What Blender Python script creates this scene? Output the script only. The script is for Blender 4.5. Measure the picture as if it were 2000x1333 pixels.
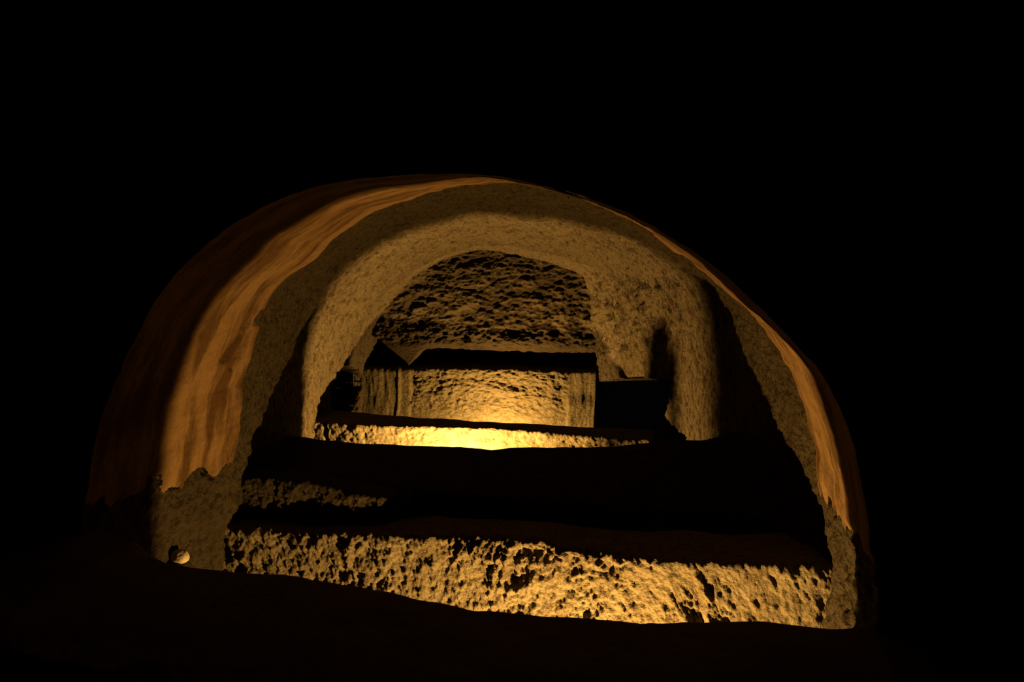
import bpy, math
import numpy as np
from mathutils import Vector, Matrix

for o in list(bpy.data.objects):
    bpy.data.objects.remove(o, do_unlink=True)
scene = bpy.context.scene
COL = scene.collection

# ------------------------------------------------------------------ camera
W, H, F = 2000.0, 1333.0, 1600.0
CAM = np.array([0.0, 0.0, 1.6])
YAW, PITCH = math.radians(11.5), math.radians(8.0)
fwd = np.array([-math.sin(YAW) * math.cos(PITCH), math.cos(YAW) * math.cos(PITCH), -math.sin(PITCH)])
rgt = np.array([math.cos(YAW), math.sin(YAW), 0.0])
upv = np.cross(rgt, fwd)
cam_d = bpy.data.cameras.new('camera')
cam_d.sensor_width = 36.0
cam_d.lens = 36.0 * F / W
cam_d.clip_start = 0.05
cam = bpy.data.objects.new('camera', cam_d)
COL.objects.link(cam)
M = Matrix(((rgt[0], upv[0], -fwd[0], CAM[0]), (rgt[1], upv[1], -fwd[1], CAM[1]),
            (rgt[2], upv[2], -fwd[2], CAM[2]), (0, 0, 0, 1)))
cam.matrix_world = M
scene.camera = cam

# ------------------------------------------------------------------ world, exposure
world = bpy.data.worlds.new('world')
scene.world = world
world.use_nodes = True
world.node_tree.nodes['Background'].inputs[0].default_value = (0.5, 0.42, 0.55, 1)
world.node_tree.nodes['Background'].inputs[1].default_value = 0.0012
scene.view_settings.view_transform = 'Standard'
scene.view_settings.look = 'None'
scene.view_settings.gamma = 1.0
scene.view_settings.use_curve_mapping = False
scene.view_settings.exposure = 0.0

# lamps of the place: position, aim direction, watts
LAMP_COLOR = (1.0, 0.55, 0.14)
LAMPS = {
    'front': dict(loc=(-0.28, 2.64, -0.44), aim=(0.02, 1.0, 0.0), watts=335.0, angle=178, blend=0.05),
    'middle': dict(loc=(-1.10, 3.95, 0.33), aim=(0.0, 1.0, 0.0), watts=500.0, angle=178, blend=0.14, shadow_flaps=((15, 19, -0.10, 0.08), (19, 31, 0.040, 0.09))),  # plates added beside this lamp to block part of its light
    'rear': dict(loc=(-1.08, 4.73, 0.31), aim=(0.0, 1.0, 0.0), watts=165.0, angle=178, blend=0.1),
}

# ------------------------------------------------------------------ pixel -> place helpers
def ray(px, py):
    return fwd + rgt * ((px - W / 2) / F) + upv * ((H / 2 - py) / F)
def onY(px, py, Y):
    d = ray(px, py); return CAM + d * ((Y - CAM[1]) / d[1])
def onZ(px, py, Z):
    d = ray(px, py); return CAM + d * ((Z - CAM[2]) / d[2])
def project(P):
    d = P - CAM
    w = d @ fwd
    return W / 2 + F * (d @ rgt) / w, H / 2 - F * (d @ upv) / w

# ------------------------------------------------------------------ noise
def _hash(ix, iy, iz, seed):
    h = (ix.astype(np.int64) * 374761393 + iy.astype(np.int64) * 668265263 + iz.astype(np.int64) * 2147483647 + seed * 974634777)
    h = (h ^ (h >> 13)) * 1274126177
    h = (h ^ (h >> 16)) & 0xFFFFF
    return h / float(0xFFFFF)
def vnoise(P, seed=0):
    i = np.floor(P); f = P - i
    f = f * f * f * (f * (f * 6 - 15) + 10)
    ix, iy, iz = (i[..., k].astype(np.int64) for k in range(3))
    r = 0
    for dx in (0, 1):
        wx = f[..., 0] if dx else 1 - f[..., 0]
        for dy in (0, 1):
            wy = f[..., 1] if dy else 1 - f[..., 1]
            for dz in (0, 1):
                wz = f[..., 2] if dz else 1 - f[..., 2]
                r = r + wx * wy * wz * _hash(ix + dx, iy + dy, iz + dz, seed)
    return r * 2 - 1
_ROT = np.array(Matrix.Rotation(0.7, 3, 'X') @ Matrix.Rotation(0.5, 3, 'Y') @ Matrix.Rotation(0.9, 3, 'Z'))
def fbm(P, freq, octaves=4, seed=0, gain=0.5, stretch=(1, 1, 1)):
    P = (P * np.array(stretch) * freq) @ _ROT
    a, s = 1.0, 0
    for k in range(octaves):
        s = s + a * vnoise(P + 17.3 * k, seed + k); P = (P * 2.03) @ _ROT; a *= gain
    return s
def smooth(a, b, x):
    t = np.clip((x - a) / (b - a), 0, 1); return t * t * (3 - 2 * t)

def poly_sd(px, py, poly):
    """signed distance in pixels, positive inside"""
    d = np.full(px.shape, 1e9); inside = np.zeros(px.shape, bool)
    n = len(poly)
    for k in range(n):
        x0, y0 = poly[k]; x1, y1 = poly[(k + 1) % n]
        ex, ey = x1 - x0, y1 - y0
        t = np.clip(((px - x0) * ex + (py - y0) * ey) / (ex * ex + ey * ey), 0, 1)
        d = np.minimum(d, np.hypot(px - x0 - t * ex, py - y0 - t * ey))
        c = (y0 > py) != (y1 > py)
        with np.errstate(divide='ignore', invalid='ignore'):
            xi = x0 + (py - y0) * ex / (ey if ey else 1e-9)
        inside ^= c & (px < xi)
    return np.where(inside, d, -d)

# ------------------------------------------------------------------ mesh helpers
def grid_obj(name, V, mat, parent=None, keep=None, flip=False, uv=None, corner=None):
    n, m = V.shape[:2]
    idx = np.arange(n * m).reshape(n, m)
    q = np.stack([idx[:-1, :-1], idx[1:, :-1], idx[1:, 1:], idx[:-1, 1:]], -1).reshape(-1, 4)
    if corner is not None: q = q[corner.reshape(-1)[q[:, 0]]]
    if flip: q = q[:, ::-1]
    if keep is not None:
        k = keep.reshape(-1)
        q = q[k[q].all(1)]
    used = np.unique(q)
    remap = np.full(n * m, -1); remap[used] = np.arange(len(used))
    verts = V.reshape(-1, 3)[used]; q = remap[q]
    me = bpy.data.meshes.new(name)
    me.vertices.add(len(verts)); me.vertices.foreach_set('co', verts.astype(np.float32).ravel())
    me.loops.add(q.size); me.loops.foreach_set('vertex_index', q.astype(np.int32).ravel())
    me.polygons.add(len(q)); me.polygons.foreach_set('loop_start', np.arange(0, q.size, 4, dtype=np.int32))
    me.update(calc_edges=True); me.validate()
    me.polygons.foreach_set('use_smooth', np.ones(len(q), bool))
    if uv is not None:
        U = uv.reshape(-1, 2)[used]; ul = me.uv_layers.new(name='UVMap')
        ul.data.foreach_set('uv', U[q.ravel()].astype(np.float32).ravel())
    me.materials.append(mat)
    o = bpy.data.objects.new(name, me); COL.objects.link(o)
    if parent: o.parent = parent
    return o
def normals(V):
    du = np.gradient(V, axis=0); dv = np.gradient(V, axis=1)
    n = np.cross(du, dv); return n / (np.linalg.norm(n, axis=-1, keepdims=True) + 1e-9)
def empty(name, loc=(0, 0, 0)):
    o = bpy.data.objects.new(name, None); o.empty_display_size = 0.1
    o.location = loc; COL.objects.link(o); return o
def tag(o, label, cat, kind=None, group=None):
    o['label'] = label; o['category'] = cat
    if kind: o['kind'] = kind
    if group: o['group'] = group
    return o
def pymesh(name, verts, faces, mat, parent=None, smooth_=False):
    me = bpy.data.meshes.new(name); me.from_pydata([tuple(map(float, v)) for v in verts], [], faces); me.update()
    if smooth_: me.polygons.foreach_set('use_smooth', np.ones(len(me.polygons), bool))
    me.materials.append(mat)
    o = bpy.data.objects.new(name, me); COL.objects.link(o)
    if parent: o.parent = parent
    return o

# ------------------------------------------------------------------ materials
def rock_mat(name, light, dark, bump=0.5, bscale=90.0, cscale=3.0, stretch=(1, 1, 1), rough=0.95, spots=0.12, dist=0.012, coord='Object', ramp=(0.3, 0.7)):
    m = bpy.data.materials.new(name); m.use_nodes = True
    nt = m.node_tree; N = nt.nodes; L = nt.links
    b = N['Principled BSDF']; b.inputs['Roughness'].default_value = rough
    b.inputs['Specular IOR Level'].default_value = 0.08
    tc = N.new('ShaderNodeTexCoord'); mp = N.new('ShaderNodeMapping'); mp.inputs['Scale'].default_value = stretch
    L.new(tc.outputs[coord], mp.inputs['Vector'])
    n1 = N.new('ShaderNodeTexNoise'); n1.inputs['Scale'].default_value = cscale; n1.inputs['Detail'].default_value = 8; n1.inputs['Roughness'].default_value = 0.65
    L.new(mp.outputs[0], n1.inputs['Vector'])
    r = N.new('ShaderNodeValToRGB'); r.color_ramp.elements[0].position = ramp[0]; r.color_ramp.elements[1].position = ramp[1]
    r.color_ramp.elements[0].color = (*dark, 1); r.color_ramp.elements[1].color = (*light, 1)
    L.new(n1.outputs['Fac'], r.inputs['Fac'])
    mo = N.new('ShaderNodeMapping'); mo.inputs['Scale'].default_value = stretch if coord == 'Object' else (1, 1, 1)
    L.new(tc.outputs['Object'], mo.inputs['Vector'])
    n2 = N.new('ShaderNodeTexNoise'); n2.inputs['Scale'].default_value = bscale * 0.6; n2.inputs['Detail'].default_value = 3
    L.new(mo.outputs[0], n2.inputs['Vector'])
    r2 = N.new('ShaderNodeValToRGB'); r2.color_ramp.elements[0].position = 0.32; r2.color_ramp.elements[1].position = 0.52
    r2.color_ramp.elements[0].color = (1 - spots * 2, 1 - spots * 2.2, 1 - spots * 2.4, 1); r2.color_ramp.elements[1].color = (1, 1, 1, 1)
    L.new(n2.outputs['Fac'], r2.inputs['Fac'])
    mx = N.new('ShaderNodeMix'); mx.data_type = 'RGBA'; mx.blend_type = 'MULTIPLY'; mx.inputs[0].default_value = 1
    L.new(r.outputs[0], mx.inputs[6]); L.new(r2.outputs[0], mx.inputs[7])
    L.new(mx.outputs[2], b.inputs['Base Color'])
    n3 = N.new('ShaderNodeTexNoise'); n3.inputs['Scale'].default_value = bscale; n3.inputs['Detail'].default_value = 5; n3.inputs['Roughness'].default_value = 0.6
    L.new(mo.outputs[0], n3.inputs['Vector'])
    bp = N.new('ShaderNodeBump'); bp.inputs['Strength'].default_value = bump; bp.inputs['Distance'].default_value = dist
    L.new(n3.outputs['Fac'], bp.inputs['Height']); L.new(bp.outputs[0], b.inputs['Normal'])
    return m
m_rock = rock_mat('limestone', (0.0343, 0.0271, 0.0165), (0.0244, 0.0178, 0.0099), 1.0, 50, dist=0.03, spots=0.22)
m_vault = rock_mat('hewn_limestone', (0.0396, 0.0314, 0.0191), (0.0290, 0.0211, 0.0112), 1.0, 55, 4.0, (1, 1, 0.6), spots=0.26, dist=0.04)
m_apse = rock_mat('pitted_limestone', (0.0229, 0.0176, 0.0102), (0.0147, 0.0102, 0.0053), 0.9, 70, 5.0, (0.6, 1, 1.4), spots=0.16)
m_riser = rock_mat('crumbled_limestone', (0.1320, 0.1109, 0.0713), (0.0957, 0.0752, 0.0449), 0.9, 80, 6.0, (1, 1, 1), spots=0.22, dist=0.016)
m_inner = rock_mat('chiselled_limestone', (0.0533, 0.0439, 0.0263), (0.0389, 0.0307, 0.0169), 0.9, 75, 6.0, (0.7, 1, 1), spots=0.2, dist=0.014)
m_plaster = rock_mat('stained_plaster', (0.1089, 0.0653, 0.0284), (0.0429, 0.0224, 0.0086), 0.5, 70, 1.0, (1.6, 7.0, 1.0), spots=0.08, coord='UV', ramp=(0.43, 0.57))
m_pale = rock_mat('pale_stone', (0.3720, 0.3120, 0.2160), (0.3120, 0.2580, 0.1680), 0.3, 120, 20.0, spots=0.05)
m_soil = rock_mat('trench_soil', (0.0210, 0.0168, 0.0120), (0.0150, 0.0120, 0.0084), 0.5, 50)
m_dark = rock_mat('passage_rock', (0.11, 0.095, 0.075), (0.08, 0.065, 0.05), 0.5, 50)
def plain(name, col, rough=0.5, metal=0.0):
    m = bpy.data.materials.new(name); m.use_nodes = True; N = m.node_tree.nodes; L = m.node_tree.links
    b = N['Principled BSDF']; b.inputs['Roughness'].default_value = rough; b.inputs['Metallic'].default_value = metal
    n = N.new('ShaderNodeTexNoise'); n.inputs['Scale'].default_value = 40
    r = N.new('ShaderNodeValToRGB'); r.color_ramp.elements[0].color = (*[c * 0.8 for c in col], 1); r.color_ramp.elements[1].color = (*col, 1)
    L.new(n.outputs['Fac'], r.inputs['Fac']); L.new(r.outputs[0], b.inputs['Base Color'])
    return m
m_metal = plain('black_metal', (0.03, 0.03, 0.03), 0.5, 0.6)
m_lens = bpy.data.materials.new('lamp_lens'); m_lens.use_nodes = True
_b = m_lens.node_tree.nodes['Principled BSDF']
_b.inputs['Emission Color'].default_value = (*LAMP_COLOR, 1); _b.inputs['Emission Strength'].default_value = 3.0

# ------------------------------------------------------------------ rings of the niche (photo outline at a depth)
def ring(pts, Y, zc=0.7, n=361, a0=-48, a1=228):
    P = np.array([onY(px, py, Y) for px, py in pts])
    # smooth densify (Catmull-Rom)
    Q = np.vstack([2 * P[0] - P[1], P, 2 * P[-1] - P[-2]])
    D = []
    for k in range(1, len(Q) - 2):
        for t in np.linspace(0, 1, 24, endpoint=False):
            p0, p1, p2, p3 = Q[k - 1:k + 3]
            D.append(0.5 * (2 * p1 + (p2 - p0) * t + (2 * p0 - 5 * p1 + 4 * p2 - p3) * t * t + (3 * p1 - p0 - 3 * p2 + p3) * t ** 3))
    D.append(P[-1]); D = np.array(D)
    xc = 0.5 * (D[0, 0] + D[-1, 0])
    ang = np.unwrap(np.arctan2(D[:, 2] - zc, D[:, 0] - xc))
    if ang[0] < 0: ang = ang + 2 * math.pi
    ang = np.degrees(ang); rad = np.hypot(D[:, 2] - zc, D[:, 0] - xc)
    o = np.argsort(ang)
    a = np.linspace(a1, a0, n)
    # beyond the traced ends the jamb drops straight down
    r = np.interp(a, ang[o], rad[o])
    X = xc + r * np.cos(np.radians(a)); Z = zc + r * np.sin(np.radians(a))
    lo, hi = ang[o][0], ang[o][-1]
    for k in range(n):
        if a[k] < lo: X[k] = D[-1, 0]; Z[k] = zc + (X[k] - xc) * math.tan(math.radians(a[k]))
        if a[k] > hi: X[k] = D[0, 0]; Z[k] = zc + (X[k] - xc) * math.tan(math.radians(a[k]))
    Z = np.maximum(Z, -0.70)
    return np.stack([X, np.full(n, Y), Z], -1)

Y0, Y1, Y2, Y3, Y4 = 2.37, 3.23, 3.90, 4.55, 5.12
N_T = 841
R0 = ring([(160, 1120), (164, 980), (182, 860), (215, 745), (300, 585), (420, 455), (590, 362), (760, 336), (900, 331), (1000, 338), (1100, 361),
           (1200, 398), (1330, 470), (1440, 554), (1550, 660), (1622, 745), (1672, 850), (1700, 960), (1712, 1080), (1716, 1180)], Y0, n=N_T)
R1 = ring([(436, 1100), (450, 900), (468, 760), (518, 600), (600, 505), (700, 427), (820, 377), (950, 355), (1080, 367), (1200, 409),
           (1330, 484), (1440, 573), (1520, 665), (1570, 765), (1600, 880), (1606, 1000), (1606, 1090)], Y1, n=N_T)
R2 = ring([(575, 900), (572, 760), (580, 670), (612, 580), (680, 500), (800, 432), (950, 407), (1150, 428), (1300, 478), (1400, 550),
           (1432, 640), (1438, 740), (1432, 880)], Y2, n=N_T)
R3 = ring([(640, 860), (642, 780), (662, 712), (686, 660), (712, 612), (770, 545), (850, 490), (950, 466), (1100, 488), (1200, 516), (1246, 545),
           (1254, 600), (1254, 700), (1252, 860)], Y3, n=N_T)
R4 = ring([(716, 840), (716, 700), (736, 628), (762, 588), (802, 545), (850, 514), (900, 497), (950, 492), (1000, 499), (1060, 513),
           (1125, 530), (1150, 560), (1156, 640), (1166, 690), (1166, 840)], Y4, n=N_T)

_k = np.array([-0.7, Y1, 0.7]) - R1; _k[:, 1] = 0; _k /= np.linalg.norm(_k, axis=1, keepdims=True)
R1 = R1 + _k * (0.012 * fbm(R1, 7, 4, 19))[:, None]
def loft(rings, steps):
    out = []
    for k in range(len(rings) - 1):
        n = steps[k]
        for t in np.linspace(0, 1, n, endpoint=False):
            out.append(rings[k] * (1 - t) + rings[k + 1] * t)
    out.append(rings[-1])
    return np.array(out)          # [depth, theta, 3]

def inward(V):
    n = normals(V)
    c = np.array([-0.7, 0, 0.7])
    s = np.sign(((c - V) * np.array([1, 0, 1]) * n).sum(-1).mean())
    return n * s

# ================================================================== SETTING
# passage floor, ceiling and front wall round the opening
gx, gy = np.meshgrid(np.linspace(-4.2, 3.0, 120), np.linspace(-1.5, 2.2, 70), indexing='ij')
V = np.stack([gx, gy, 0 * gx], -1); V[..., 2] = 0.02 * fbm(V, 2.0, 4, 5)
tag(grid_obj('floor', V, m_dark), 'dark rock floor of the passage before the arch', 'floor', 'structure')
V = V.copy(); V[..., 2] = 2.75 + 0.03 * fbm(V, 1.5, 4, 9)
gx, gy = np.meshgrid(np.linspace(-4.2, 3.0, 90), np.linspace(-1.5, 2.45, 60), indexing='ij')
V = np.stack([gx, gy, 0 * gx], -1); V[..., 2] = 2.75 + 0.03 * fbm(V, 1.5, 4, 9)
tag(grid_obj('ceiling', V, m_dark, flip=True), 'unlit rock ceiling of the passage', 'ceiling', 'structure')

out = R0.copy(); cx = -0.7
ang = np.arctan2(out[:, 2] - 0.7, out[:, 0] - cx)
for k in range(N_T):
    dx, dz = math.cos(ang[k]), math.sin(ang[k])
    s = min((2.3 + 1.4) / abs(dx) if dx else 9, 1e9)
    sx = (3.0 - cx) / dx if dx > 1e-6 else ((-4.2 - cx) / dx if dx < -1e-6 else 1e9)
    sz = (2.75 - 0.7) / dz if dz > 1e-6 else ((-0.5 - 0.7) / dz if dz < -1e-6 else 1e9)
    s = min(sx, sz); out[k, 0] = cx + s * dx; out[k, 2] = 0.7 + s * dz
V = np.array([R0 * (1 - t) + out * t for t in np.linspace(0, 1, 60) ** 1.6])
V[..., 1] += (0.02 * fbm(V, 3.0, 4, 3)) * np.linspace(0, 1, 60)[:, None]
V[0, :, 1] -= 0.0
tag(grid_obj('wall_front', V, m_dark), 'unlit rock wall of the passage round the arched opening', 'wall', 'structure')

# front bay: rough rock shell with a plaster coat
bay = empty('arch_bay', (-0.7, 2.8, -0.45))
tag(bay, 'wide smooth plastered arch lit orange from below, framing the tomb', 'arch', 'structure')
bay_off = Vector((-0.7, 2.8, -0.45))
def adopt(o, par):
    o.parent = par; o.matrix_parent_inverse = Matrix.Translation(-Vector(par.location)); return o
V = loft([R0, R1], [110])
nrm = inward(V)
px, py = project(V)
left_lim = 925 + 38 * fbm(V, 7, 4, 31) - 0.28 * (px - 380)
right_lim = 960 + 1.35 * (px - 1605) + 16 * fbm(V, 9, 4, 33)
lim = np.where(px < 1000, left_lim, np.where(px < 1420, 2000.0, right_lim))
keep = (py < lim)
rough = 0.020 * fbm(V, 9, 4, 21) + 0.010 * fbm(V, 32, 3, 22)
under = smooth(-10, 25, lim - py)
fade = smooth(0, 8, np.arange(V.shape[0])[::-1])[:, None]
VR = V - nrm * ((0.010 + 0.035 * under - rough) * fade)[..., None]
VR[0] = V[0] - nrm[0] * 0.012
adopt(grid_obj('bare_rock', VR, m_rock), bay)
# plaster: upper vault, ragged lower edge on both jambs
thick = smooth(0, 25, lim - py) * 0.010
VP = V + nrm * (0.004 + thick + 0.007 * fbm(V, 3.5, 3, 41) + 0.0012 * fbm(V, 30, 2, 43))[..., None]
# two long scratches and flaked hollows on the left side
for (a, b2, w) in (((430, 702), (492, 622), 6.0), ((446, 716), (512, 610), 5.0)):
    ex, ey = b2[0] - a[0], b2[1] - a[1]; t = np.clip(((px - a[0]) * ex + (py - a[1]) * ey) / (ex * ex + ey * ey), 0, 1)
    d = np.hypot(px - a[0] - t * ex, py - a[1] - t * ey)
    VP -= nrm * (0.020 * np.exp(-(d / w) ** 2))[..., None]
fl = smooth(0.25, 0.45, fbm(V, 5, 4, 47, stretch=(1, 0.5, 0.6)))
VP -= nrm * (0.003 * fl)[..., None]
arc = np.concatenate([[0], np.cumsum(np.linalg.norm(np.diff(V[60], axis=0), axis=1))])
UV = np.stack(np.broadcast_arrays(arc[None, :], V[..., 1]), -1)
adopt(grid_obj('plaster_coat', VP, m_plaster, keep=keep, uv=UV), bay)

# inner niche shell
niche = empty('rock_niche', (-0.8, 4.2, -0.45))
tag(niche, 'rough hewn vaulted rock niche behind the plastered arch, glowing gold inside', 'niche', 'structure')
STEP = [110, 120, 95, 24]
R5 = R4 + np.array([0, 0.24, 0])
V = loft([R1, R2, R3, R4, R5], STEP)
# soften along depth, then keep the end rings
for it in range(14):
    V[1:-1] = 0.25 * V[:-2] + 0.5 * V[1:-1] + 0.25 * V[2:]
nrm = inward(V)
px, py = project(V)
upper = smooth(0.5, 1.1, V[..., 2])
d = 0.016 * fbm(V, 2.6, 2, 51) + 0.006 * fbm(V, 11, 3, 52) + 0.006 * fbm(V, 42, 3, 53, 0.75, stretch=(1, 1, 0.6))
# faces beside the apse on the right are more heavily picked
pick = smooth(-20, 20, poly_sd(px, py, [(1150, 525), (1330, 545), (1330, 640), (1250, 690), (1160, 690)]))
d = d + pick * 0.030 * fbm(V, 26, 3, 55, stretch=(1, 1, 0.5))
d = d + 0.03 * np.exp(-((px - 1257) / 14.0) ** 2) * smooth(545, 590, py) * smooth(720, 640, py)
edge = smooth(0, 6, np.arange(V.shape[0]))[:, None]
VS = V + nrm * (d * edge)[..., None]
isx = np.arange(V.shape[0])[:, None] > 60
# left-wall recess in place of a shadow; right-wall opening, widened over shade
hr = smooth(-3, 6, poly_sd(px, py, [(1160, 900), (1160, 750), (1176, 747), (1240, 738), (1262, 742), (1310, 745), (1306, 780), (1296, 815), (1290, 900)]) + 2 * fbm(V, 30, 2, 63)) * isx * (px > 1100)
VS += np.array([0.60, 0.45, -0.02]) * hr[..., None]
hl = smooth(-3, 7, poly_sd(px, py, [(652, 812), (650, 755), (660, 728), (676, 716), (694, 722), (704, 740), (700, 770), (690, 812)]) + 5 * fbm(V, 30, 2, 61)) * isx * (px < 900)
VS += np.array([-0.40, 0.25, 0.0]) * hl[..., None]
# hanging block next to the opening stands proud
bl = smooth(-10, 10, poly_sd(px, py, [(1172, 688), (1236, 682), (1243, 700), (1240, 736), (1176, 746)]))
VS += nrm * (0.02 * bl)[..., None]
T = N_T
i0, i1 = int(T * 0.30), int(T * 0.70)
adopt(grid_obj('left_wall', VS[:, :i0 + 1], m_vault), niche)
adopt(grid_obj('vault', VS[:, i0:i1 + 1], m_vault), niche)
inb = (poly_sd(px, py, [(1170, 686), (1238, 680), (1245, 700), (1242, 737), (1174, 748)]) > 0) & (np.arange(V.shape[0])[:, None] > 230)
adopt(grid_obj('right_wall', VS[:, i1:], m_vault, corner=~inb[:, i1:]), niche)
blk = adopt(grid_obj('hanging_block', VS[:, i1:], m_vault, corner=inb[:, i1:]), niche)
blk['label'] = 'squared rock block hanging over the black opening'
#print('split px', project(V[150, [i0, i1]]))

# back wall of the niche above the slot: heightfield over x,z
def heightfield(name, x0, x1, z0, z1, step, Yf, mat, parent, keep=None):
    x, z = np.meshgrid(np.arange(x0, x1 + step, step), np.arange(z0, z1 + step, step), indexing='ij')
    V = np.stack([x, np.full_like(x, 0), z], -1)
    V[..., 1] = Yf(V)
    o = grid_obj(name, V, mat, parent); return o
a = onY(690, 700, Y4); b = onY(1160, 480, Y4)
z_slot_top = onY(1000, 690, Y4)[2]; z_bench = onY(1000, 719, Y4)[2]
def apseY(V):
    P = V.copy(); P[..., 1] = Y4
    qx, qy = project(P)
    base = Y4 + 0.01 + 0.17 * np.clip((V[..., 2] - 0.82) / 0.6, 0, 2) ** 2
    nn = fbm(P, 13, 4, 71, 0.6, (0.7, 1, 1.3)); n2 = fbm(P, 48, 3, 72, 0.6, (0.6, 1, 1.3))
    r = 0.030 * nn + 0.013 * n2
    y = base - r * smooth(-0.0, 0.10, V[..., 2] - z_slot_top) - 0.02
    slot = smooth(-2.5, 2.5, poly_sd(qx, qy, [(803, 716), (812, 700), (828, 685), (900, 685), (970, 690), (1060, 692), (1172, 693), (1182, 720), (1182, 760), (803, 760)]) + 2 * fbm(P, 25, 3, 73))
    tri = smooth(-2, 2.5, poly_sd(qx, qy, [(700, 716), (705, 650), (727, 656), (760, 682), (795, 711), (775, 716)]) + 1.0 * fbm(P, 25, 2, 74))
    y = y + 0.035 * smooth(0.07, 0.0, V[..., 2] - z_slot_top) * smooth(815, 850, qx)          # undercut lip above the slot
    y = y + 0.30 * np.maximum(slot, tri)
    # below the slot the wall runs on behind the bench; left return with vertical pick marks
    return y
apse = heightfield('back_wall', a[0] - 0.08, b[0] + 0.05, 0.1, b[2] + 0.05, 0.0055, apseY, m_apse, None)
adopt(apse, niche)

# trench floors
def slab(name, x0, x1, y0, y1, zf, label, seed):
    x, y = np.meshgrid(np.linspace(x0, x1, 160), np.linspace(y0, y1, 60), indexing='ij')
    V = np.stack([x, y, 0 * x], -1); V[..., 2] = zf(x, y) + 0.012 * fbm(V, 8, 4, seed)
    return tag(grid_obj(name, V, m_soil), label, 'floor', 'structure')
slab('trench_floor', -2.05, 0.62, 2.25, 3.35, lambda x, y: -0.56 + 0.81 * np.exp(-((x + 1.97) / 0.10) ** 4 - ((y - 2.86) / 0.10) ** 4), 'rough rock floor of the trench behind the dark front sill', 81)
slab('trench_floor.001', -2.1, 0.5, 3.85, 4.6, lambda x, y: 0.22 + 0 * x, 'rock floor of the trench between the dark table and the low rim', 82)
slab('trench_floor.002', -2.1, 0.3, 4.4, 5.3, lambda x, y: 0.20 + 0 * x, 'rock floor of the narrow trench before the rear bench', 83)

# ================================================================== LEDGES
def ledge(name, X, Yf, Yb, Zt, zbot, mat, rfront, label, cat, nf=70, nt=40, nb=24, r=0.025, seed=0, top_amp=0.008, kind=None, ff=14, back_rough=0.3, fst=(1, 1, 1), Zb=None, extra=None):
    """rock ledge of given front line Yf(x), back line Yb(x) and top Zt(x): front face, rounded rim, top, back face"""
    if Zb is None: Zb = Zt
    def arc(sy, n=7):
        return [(math.sin(t), math.cos(t)) for t in np.linspace(0, math.pi / 2, n)]
    prof = []                                # (weight front->back, dz, which, rough)
    for t in np.linspace(0, 1, nf, endpoint=False): prof.append(('f', t))
    for t in np.linspace(0, 1, 7, endpoint=False): prof.append(('a', t))
    for t in np.linspace(0, 1, nt, endpoint=False): prof.append(('t', t))
    for t in np.linspace(0, 1, 7, endpoint=False): prof.append(('c', t))
    for t in np.linspace(0, 1, nb): prof.append(('b', t))
    V = np.zeros((len(prof), len(X), 3)); A = np.zeros((len(prof), 1))
    for k, (w, t) in enumerate(prof):
        V[k, :, 0] = X
        if w == 'f': V[k, :, 1] = Yf; V[k, :, 2] = zbot + (Zt - r - zbot) * t; A[k] = 1
        if w == 'a': V[k, :, 1] = Yf + r * (1 - math.cos(t * math.pi / 2)); V[k, :, 2] = Zt - r + r * math.sin(t * math.pi / 2); A[k] = 1 - 0.6 * t
        if w == 't': V[k, :, 1] = (Yf + r) * (1 - t) + (Yb - r) * t; V[k, :, 2] = Zt * (1 - t) + Zb * t; A[k] = max(0.0, 0.4 - 1.6 * t)
        if w == 'c': V[k, :, 1] = Yb - r + r * math.sin(t * math.pi / 2); V[k, :, 2] = Zb - r * (1 - math.cos(t * math.pi / 2)); A[k] = back_rough * t
        if w == 'b': V[k, :, 1] = Yb; V[k, :, 2] = Zb - r + (zbot - Zb + r) * t; A[k] = back_rough
    n = normals(V)
    # outward: top must point up
    kt = nf + 7 + nt // 2
    if n[kt, len(X) // 2, 2] < 0: n = -n
    d = rfront * (fbm(V, ff, 4, seed, 0.6, fst) * 0.8 + 0.5 * fbm(V, ff * 2.7, 3, seed + 5, 0.6, fst))
    if extra is not None: d = extra(V, d)
    top = top_amp * fbm(V, 6, 4, seed + 9)
    V = V + n * (d * A + top * (1 - A))[..., None]
    o = grid_obj(name, V, mat, flip=True)
    tag(o, label, cat, kind)
    return o
def line(pts, get):
    """pts in pixels -> sorted x and value arrays"""
    P = np.array([get(*p) for p in pts]); o = np.argsort(P[:, 0]); return P[o]

# front sill: only its back rim shows against the light
YS = 2.42
L_ = line([(60, 1030), (200, 1035), (270, 1055), (300, 1082), (340, 1097), (400, 1108), (480, 1114), (560, 1121), (640, 1132), (700, 1141), (760, 1153), (820, 1167), (940, 1185),
           (1100, 1200), (1250, 1211), (1340, 1209), (1500, 1210), (1560, 1215), (1620, 1223), (1670, 1219), (1692, 1212), (1760, 1225), (1900, 1240)], lambda x, y: onY(x, y, YS))
X = np.arange(-2.55, 1.1, 0.01)
Zt = np.interp(X, L_[:, 0], L_[:, 2])
ledge('front_sill', X, np.full_like(X, 1.75) + 0.05 * fbm(np.stack([X, X * 0, X * 0], -1), 2, 3, 4), np.full_like(X, YS), Zt, -0.68, m_dark, 0.02,
      'black unlit rock sill running across the foot of the whole opening', 'sill', nf=30, nt=50, nb=30, r=0.03, seed=101, top_amp=0.006, back_rough=0.1)

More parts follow.
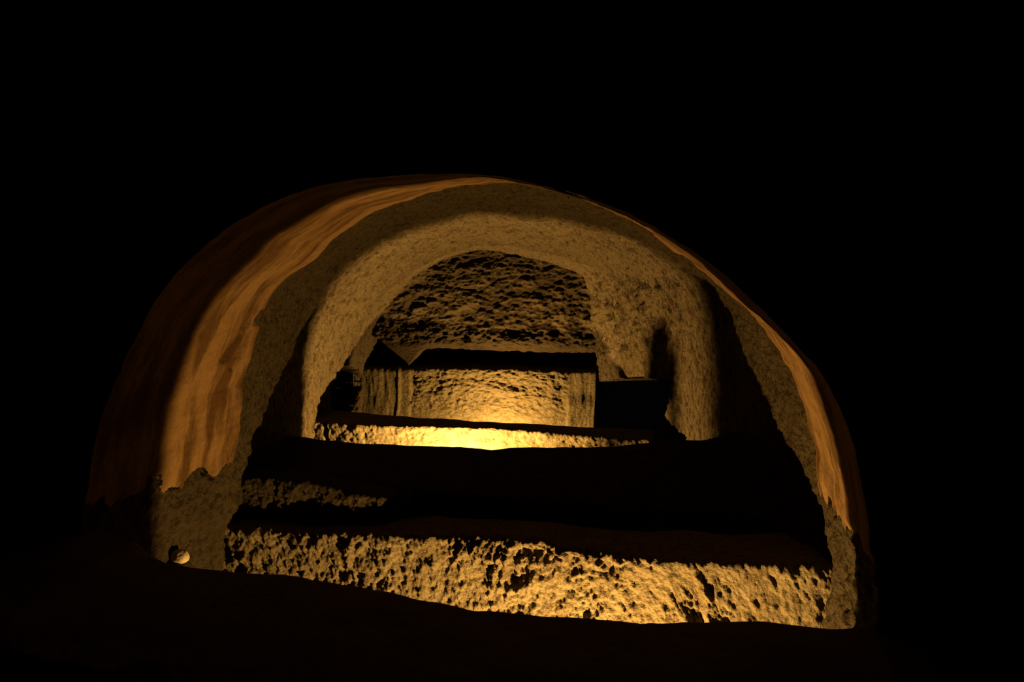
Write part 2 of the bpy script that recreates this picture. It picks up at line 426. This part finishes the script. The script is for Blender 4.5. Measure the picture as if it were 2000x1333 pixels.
# first step (bright crumbling riser)
def YRpx(px): return 3.24 - 0.13 * np.clip((px - 850) / 750.0, 0, 1)
L_ = line([(400, 1030), (430, 1030), (560, 1040), (690, 1045), (840, 1048), (970, 1055), (1060, 1066), (1130, 1080), (1250, 1092), (1400, 1100), (1500, 1104), (1590, 1108), (1640, 1112)], lambda x, y: onY(x, y, YRpx(x)))
X = np.arange(-2.02, 0.62, 0.0045)
Zt = np.interp(X, L_[:, 0], L_[:, 2]); Yf = np.interp(X, L_[:, 0], L_[:, 1])
def step_face(V, d):
    m = 0.45 + 0.8 * smooth(-0.5, 0.6, fbm(V, 3.5, 3, 115))
    Q = V.copy(); Q[..., 0] = (V[..., 0] + 0.55 * V[..., 2]) * 1.5; Q[..., 2] = (V[..., 2] - 0.4 * V[..., 0]) * 0.6
    diag = 0.026 * fbm(Q, 17, 4, 116, 0.6)
    w = smooth(-0.35, 0.1, V[..., 0]) * 0.75
    return m * (d * (1 - w) + diag * w) + 0.012 * fbm(V, 4, 2, 117)
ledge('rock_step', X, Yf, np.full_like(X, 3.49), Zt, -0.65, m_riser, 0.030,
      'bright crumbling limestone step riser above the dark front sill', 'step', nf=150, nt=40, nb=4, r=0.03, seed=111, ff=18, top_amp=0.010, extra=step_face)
# low ledge lying on the step along its end
X = np.arange(-2.06, -1.17, 0.005)
Zl = np.interp(X, [-2.06, -1.92, -1.65, -1.45, -1.30, -1.17], [0.42, 0.455, 0.45, 0.425, 0.40, 0.375])
Yl = 3.335 + 0.12 * smooth(-1.30, -1.17, X)
ledge('side_ledge', X, Yl, np.full_like(X, 3.50), Zl, 0.272, m_rock, 0.011,
      'low rough rock ledge on the step, faintly lit, beside the jamb with the pale stone', 'ledge', nf=50, nt=16, nb=4, r=0.025, seed=118, ff=13)

# table block: dark top, lamp hidden behind it
ZTB = 0.50
F_ = line([(400, 960), (450, 948), (520, 927), (620, 936), (700, 955), (780, 968)], lambda x, y: onY(x, y, 3.5))
#print('table front z', F_)
B_ = line([(540, 846), (575, 852), (640, 860), (700, 867), (780, 869), (850, 872), (900, 873), (960, 879), (1000, 874), (1040, 872), (1120, 874), (1180, 872), (1240, 866), (1310, 862), (1370, 859), (1420, 846), (1450, 840)],
          lambda x, y: onZ(x, y, ZTB))
#print('table back Y', B_)
X = np.arange(-2.12, 0.62, 0.006)
YTB = 3.88
B_ = line([(540, 846), (575, 852), (640, 860), (700, 867), (780, 869), (850, 872), (900, 873), (960, 879), (1000, 874), (1040, 872), (1120, 874), (1180, 872), (1240, 868), (1310, 862), (1370, 860), (1420, 846), (1450, 840)],
          lambda x, y: onY(x, y, YTB - 0.012))
Yb = np.full_like(X, YTB)
Zb = np.interp(X, B_[:, 0], B_[:, 2])
Zf = np.interp(X, [-2.12, -1.92, -1.65, -1.45, -1.25, -1.0, 0.6], [0.40, 0.43, 0.43, 0.41, 0.39, 0.38, 0.38])
Yf = np.full_like(X, 3.53)
ledge('tomb_table', X, Yf, Yb, Zf, 0.0, m_rock, 0.016, 'broad dark tomb slab between the bright front step and the glowing niche', 'tomb', nf=70, nt=60, nb=40, r=0.02, seed=121, ff=15, back_rough=0.05, top_amp=0.004, Zb=Zb)

# low rim of the inner trough
ZR = 0.50
Ff = line([(600, 822), (640, 826), (700, 831), (800, 834), (900, 836), (1000, 840), (1100, 850), (1200, 857), (1300, 864)], lambda x, y: onZ(x, y, ZR))
Fb = line([(600, 796), (640, 800), (700, 806), (800, 813), (900, 820), (1000, 826), (1100, 832), (1200, 836), (1300, 842)], lambda x, y: onZ(x, y, ZR))
#print('rim', Ff, Fb)
def rim_face(V, d):
    z = V[..., 2]; foot = smooth(0.445, 0.40, z + 0.015 * fbm(V, 8, 3, 135)) * smooth(-1.75, -1.35, V[..., 0])
    return d * (1 - 0.8 * foot) + 0.012 * foot - 0.07 * np.exp(-((V[..., 0] + 1.935 + 0.1 * (z - 0.45)) / 0.011) ** 4)
X = np.arange(-2.16, -0.11, 0.005)
ledge('trough_rim', X, np.interp(X, Ff[:, 0], Ff[:, 1]), np.interp(X, Fb[:, 0], Fb[:, 1]), np.full_like(X, ZR), 0.1, m_inner, 0.009,
      'low rock rim of the inner trough, dark on top with glowing front face', 'tomb', nf=70, nt=24, nb=30, r=0.015, seed=131, ff=18, back_rough=0.1, top_amp=0.004, extra=rim_face)

# rear bench under the long slot
L_ = line([(780, 722), (860, 720), (1000, 722), (1100, 726), (1180, 728)], lambda x, y: onY(x, y, Y4 - 0.03))
X = np.arange(onY(696, 720, Y4)[0], onY(1166, 720, Y4)[0], 0.005)
Zt = np.interp(X, L_[:, 0], L_[:, 2])
def bench_face(V, d):
    x, z = V[..., 0], V[..., 2]
    qx, qy = project(V)
    foot = smooth(0.48, 0.36, z + 0.02 * fbm(V, 6, 3, 144))          # worn smooth at the foot
    left = smooth(786, 778, qx); pil = smooth(776, 782, qx) * smooth(806, 800, qx)
    right = smooth(1106, 1112, qx)
    vert = 0.0035 * fbm(V, 40, 3, 145, 0.6, (1, 1, 0.15)) + 0.005 * fbm(V, 12, 3, 146, 0.5, (1, 1, 0.4))
    e = d * (1 - 0.85 * foot)
    e = e * (1 - np.maximum(left, right)) + vert * np.maximum(left, right)
    e = e * (1 - pil) + (0.003 * fbm(V, 20, 2, 147)) * pil
    return e + 0.02 * left + 0.016 * pil + 0.05 * right * smooth(0.56, 0.46, z) + 0.03 * foot
ledge('rear_bench', X, np.full_like(X, Y4 - 0.035), np.full_like(X, Y4 + 0.26), Zt, 0.15, m_inner, 0.017,
      'pitted limestone bench front below the long black slot, brightest at its foot', 'bench', nf=120, nt=30, nb=4, r=0.02, seed=141, ff=17, fst=(0.7, 1, 1.3), extra=bench_face)

# ================================================================== SMALL THINGS
def stone(name, c, size, seed, mat, label, cat='stone'):
    import bmesh
    bm = bmesh.new(); bmesh.ops.create_icosphere(bm, subdivisions=4, radius=1.0)
    P = np.array([v.co[:] for v in bm.verts]); P = np.sign(P) * np.abs(P) ** 0.8
    P = P * (1 + 0.10 * fbm(P, 1.1, 3, seed))[:, None] * np.array(size)
    P[:, 2] = np.maximum(P[:, 2], -size[2] * 0.75)
    P[:, 2] -= P[:, 2].min()
    for v, p in zip(bm.verts, P): v.co = p
    me = bpy.data.meshes.new(name); bm.to_mesh(me); bm.free(); me.materials.append(mat)
    me.polygons.foreach_set('use_smooth', np.ones(len(me.polygons), bool))
    o = bpy.data.objects.new(name, me); COL.objects.link(o); o.location = c
    return tag(o, label, cat)
p = onY(352, 1093, 2.86); print('stone at', p)
stone('loose_stone', (p[0], p[1], p[2] - 0.01), (0.034, 0.03, 0.027), 3, m_pale, 'small pale loose stone at the foot of the left jamb', 'stone')

# lamps
def flood_lamp(key, label):
    c = LAMPS[key]; root = empty('flood_lamp', c['loc'])
    tag(root, label, 'lamp')
    a = Vector(c['aim']).normalized()
    q = a.to_track_quat('Y', 'Z')
    root.rotation_mode = 'QUATERNION'; root.rotation_quaternion = q
    def box(nm, lo, hi, mat):
        v = [(x, y, z) for x in (lo[0], hi[0]) for y in (lo[1], hi[1]) for z in (lo[2], hi[2])]
        f = [(0, 1, 3, 2), (4, 6, 7, 5), (0, 4, 5, 1), (2, 3, 7, 6), (0, 2, 6, 4), (1, 5, 7, 3)]
        return pymesh(nm, v, f, mat, root)
    box('housing', (-0.05, -0.045, -0.035), (0.05, -0.012, 0.035), m_metal)
    box('lens', (-0.043, -0.012, -0.028), (0.043, -0.009, 0.028), m_lens)
    for az0, az1, h0, h in c.get('shadow_flaps', ()):      # unseen plates added to cast the shadow on the right wall
        rr = 0.13; P = []
        for az in np.linspace(az0, az1, 7):
            u = (az - az0) / (az1 - az0) * 2 - 1
            for r2 in (rr, rr + 0.004):
                for z in (h0, h - 0.012 * u * u):
                    P.append((r2 * math.cos(math.radians(az)), r2 * math.sin(math.radians(az)), z))
        Fc = []
        for k in range(6):
            i = 4 * k; Fc += [(i, i + 1, i + 5, i + 4), (i + 2, i + 6, i + 7, i + 3), (i + 1, i + 3, i + 7, i + 5), (i, i + 4, i + 6, i + 2)]
        Fc += [(0, 2, 3, 1), (24, 25, 27, 26)]
        pymesh('shadow_flap', P, Fc, m_metal, root)
    box('bracket', (-0.012, -0.04, -0.12), (0.012, -0.02, -0.035), m_metal)
    ld = bpy.data.lights.new('flood_light', 'SPOT'); ld.energy = c['watts']; ld.color = LAMP_COLOR
    ld.spot_size = math.radians(c['angle']); ld.spot_blend = c['blend']; ld.shadow_soft_size = 0.007
    lo = bpy.data.objects.new('flood_light', ld); COL.objects.link(lo); lo.parent = root
    lo.rotation_euler = (math.radians(90), 0, 0)
    return root
flood_lamp('front', 'small floodlight standing in the trench behind the front sill')
flood_lamp('middle', 'small floodlight in the trench behind the dark tomb slab')
flood_lamp('rear', 'small floodlight in the narrow trench before the rear bench')
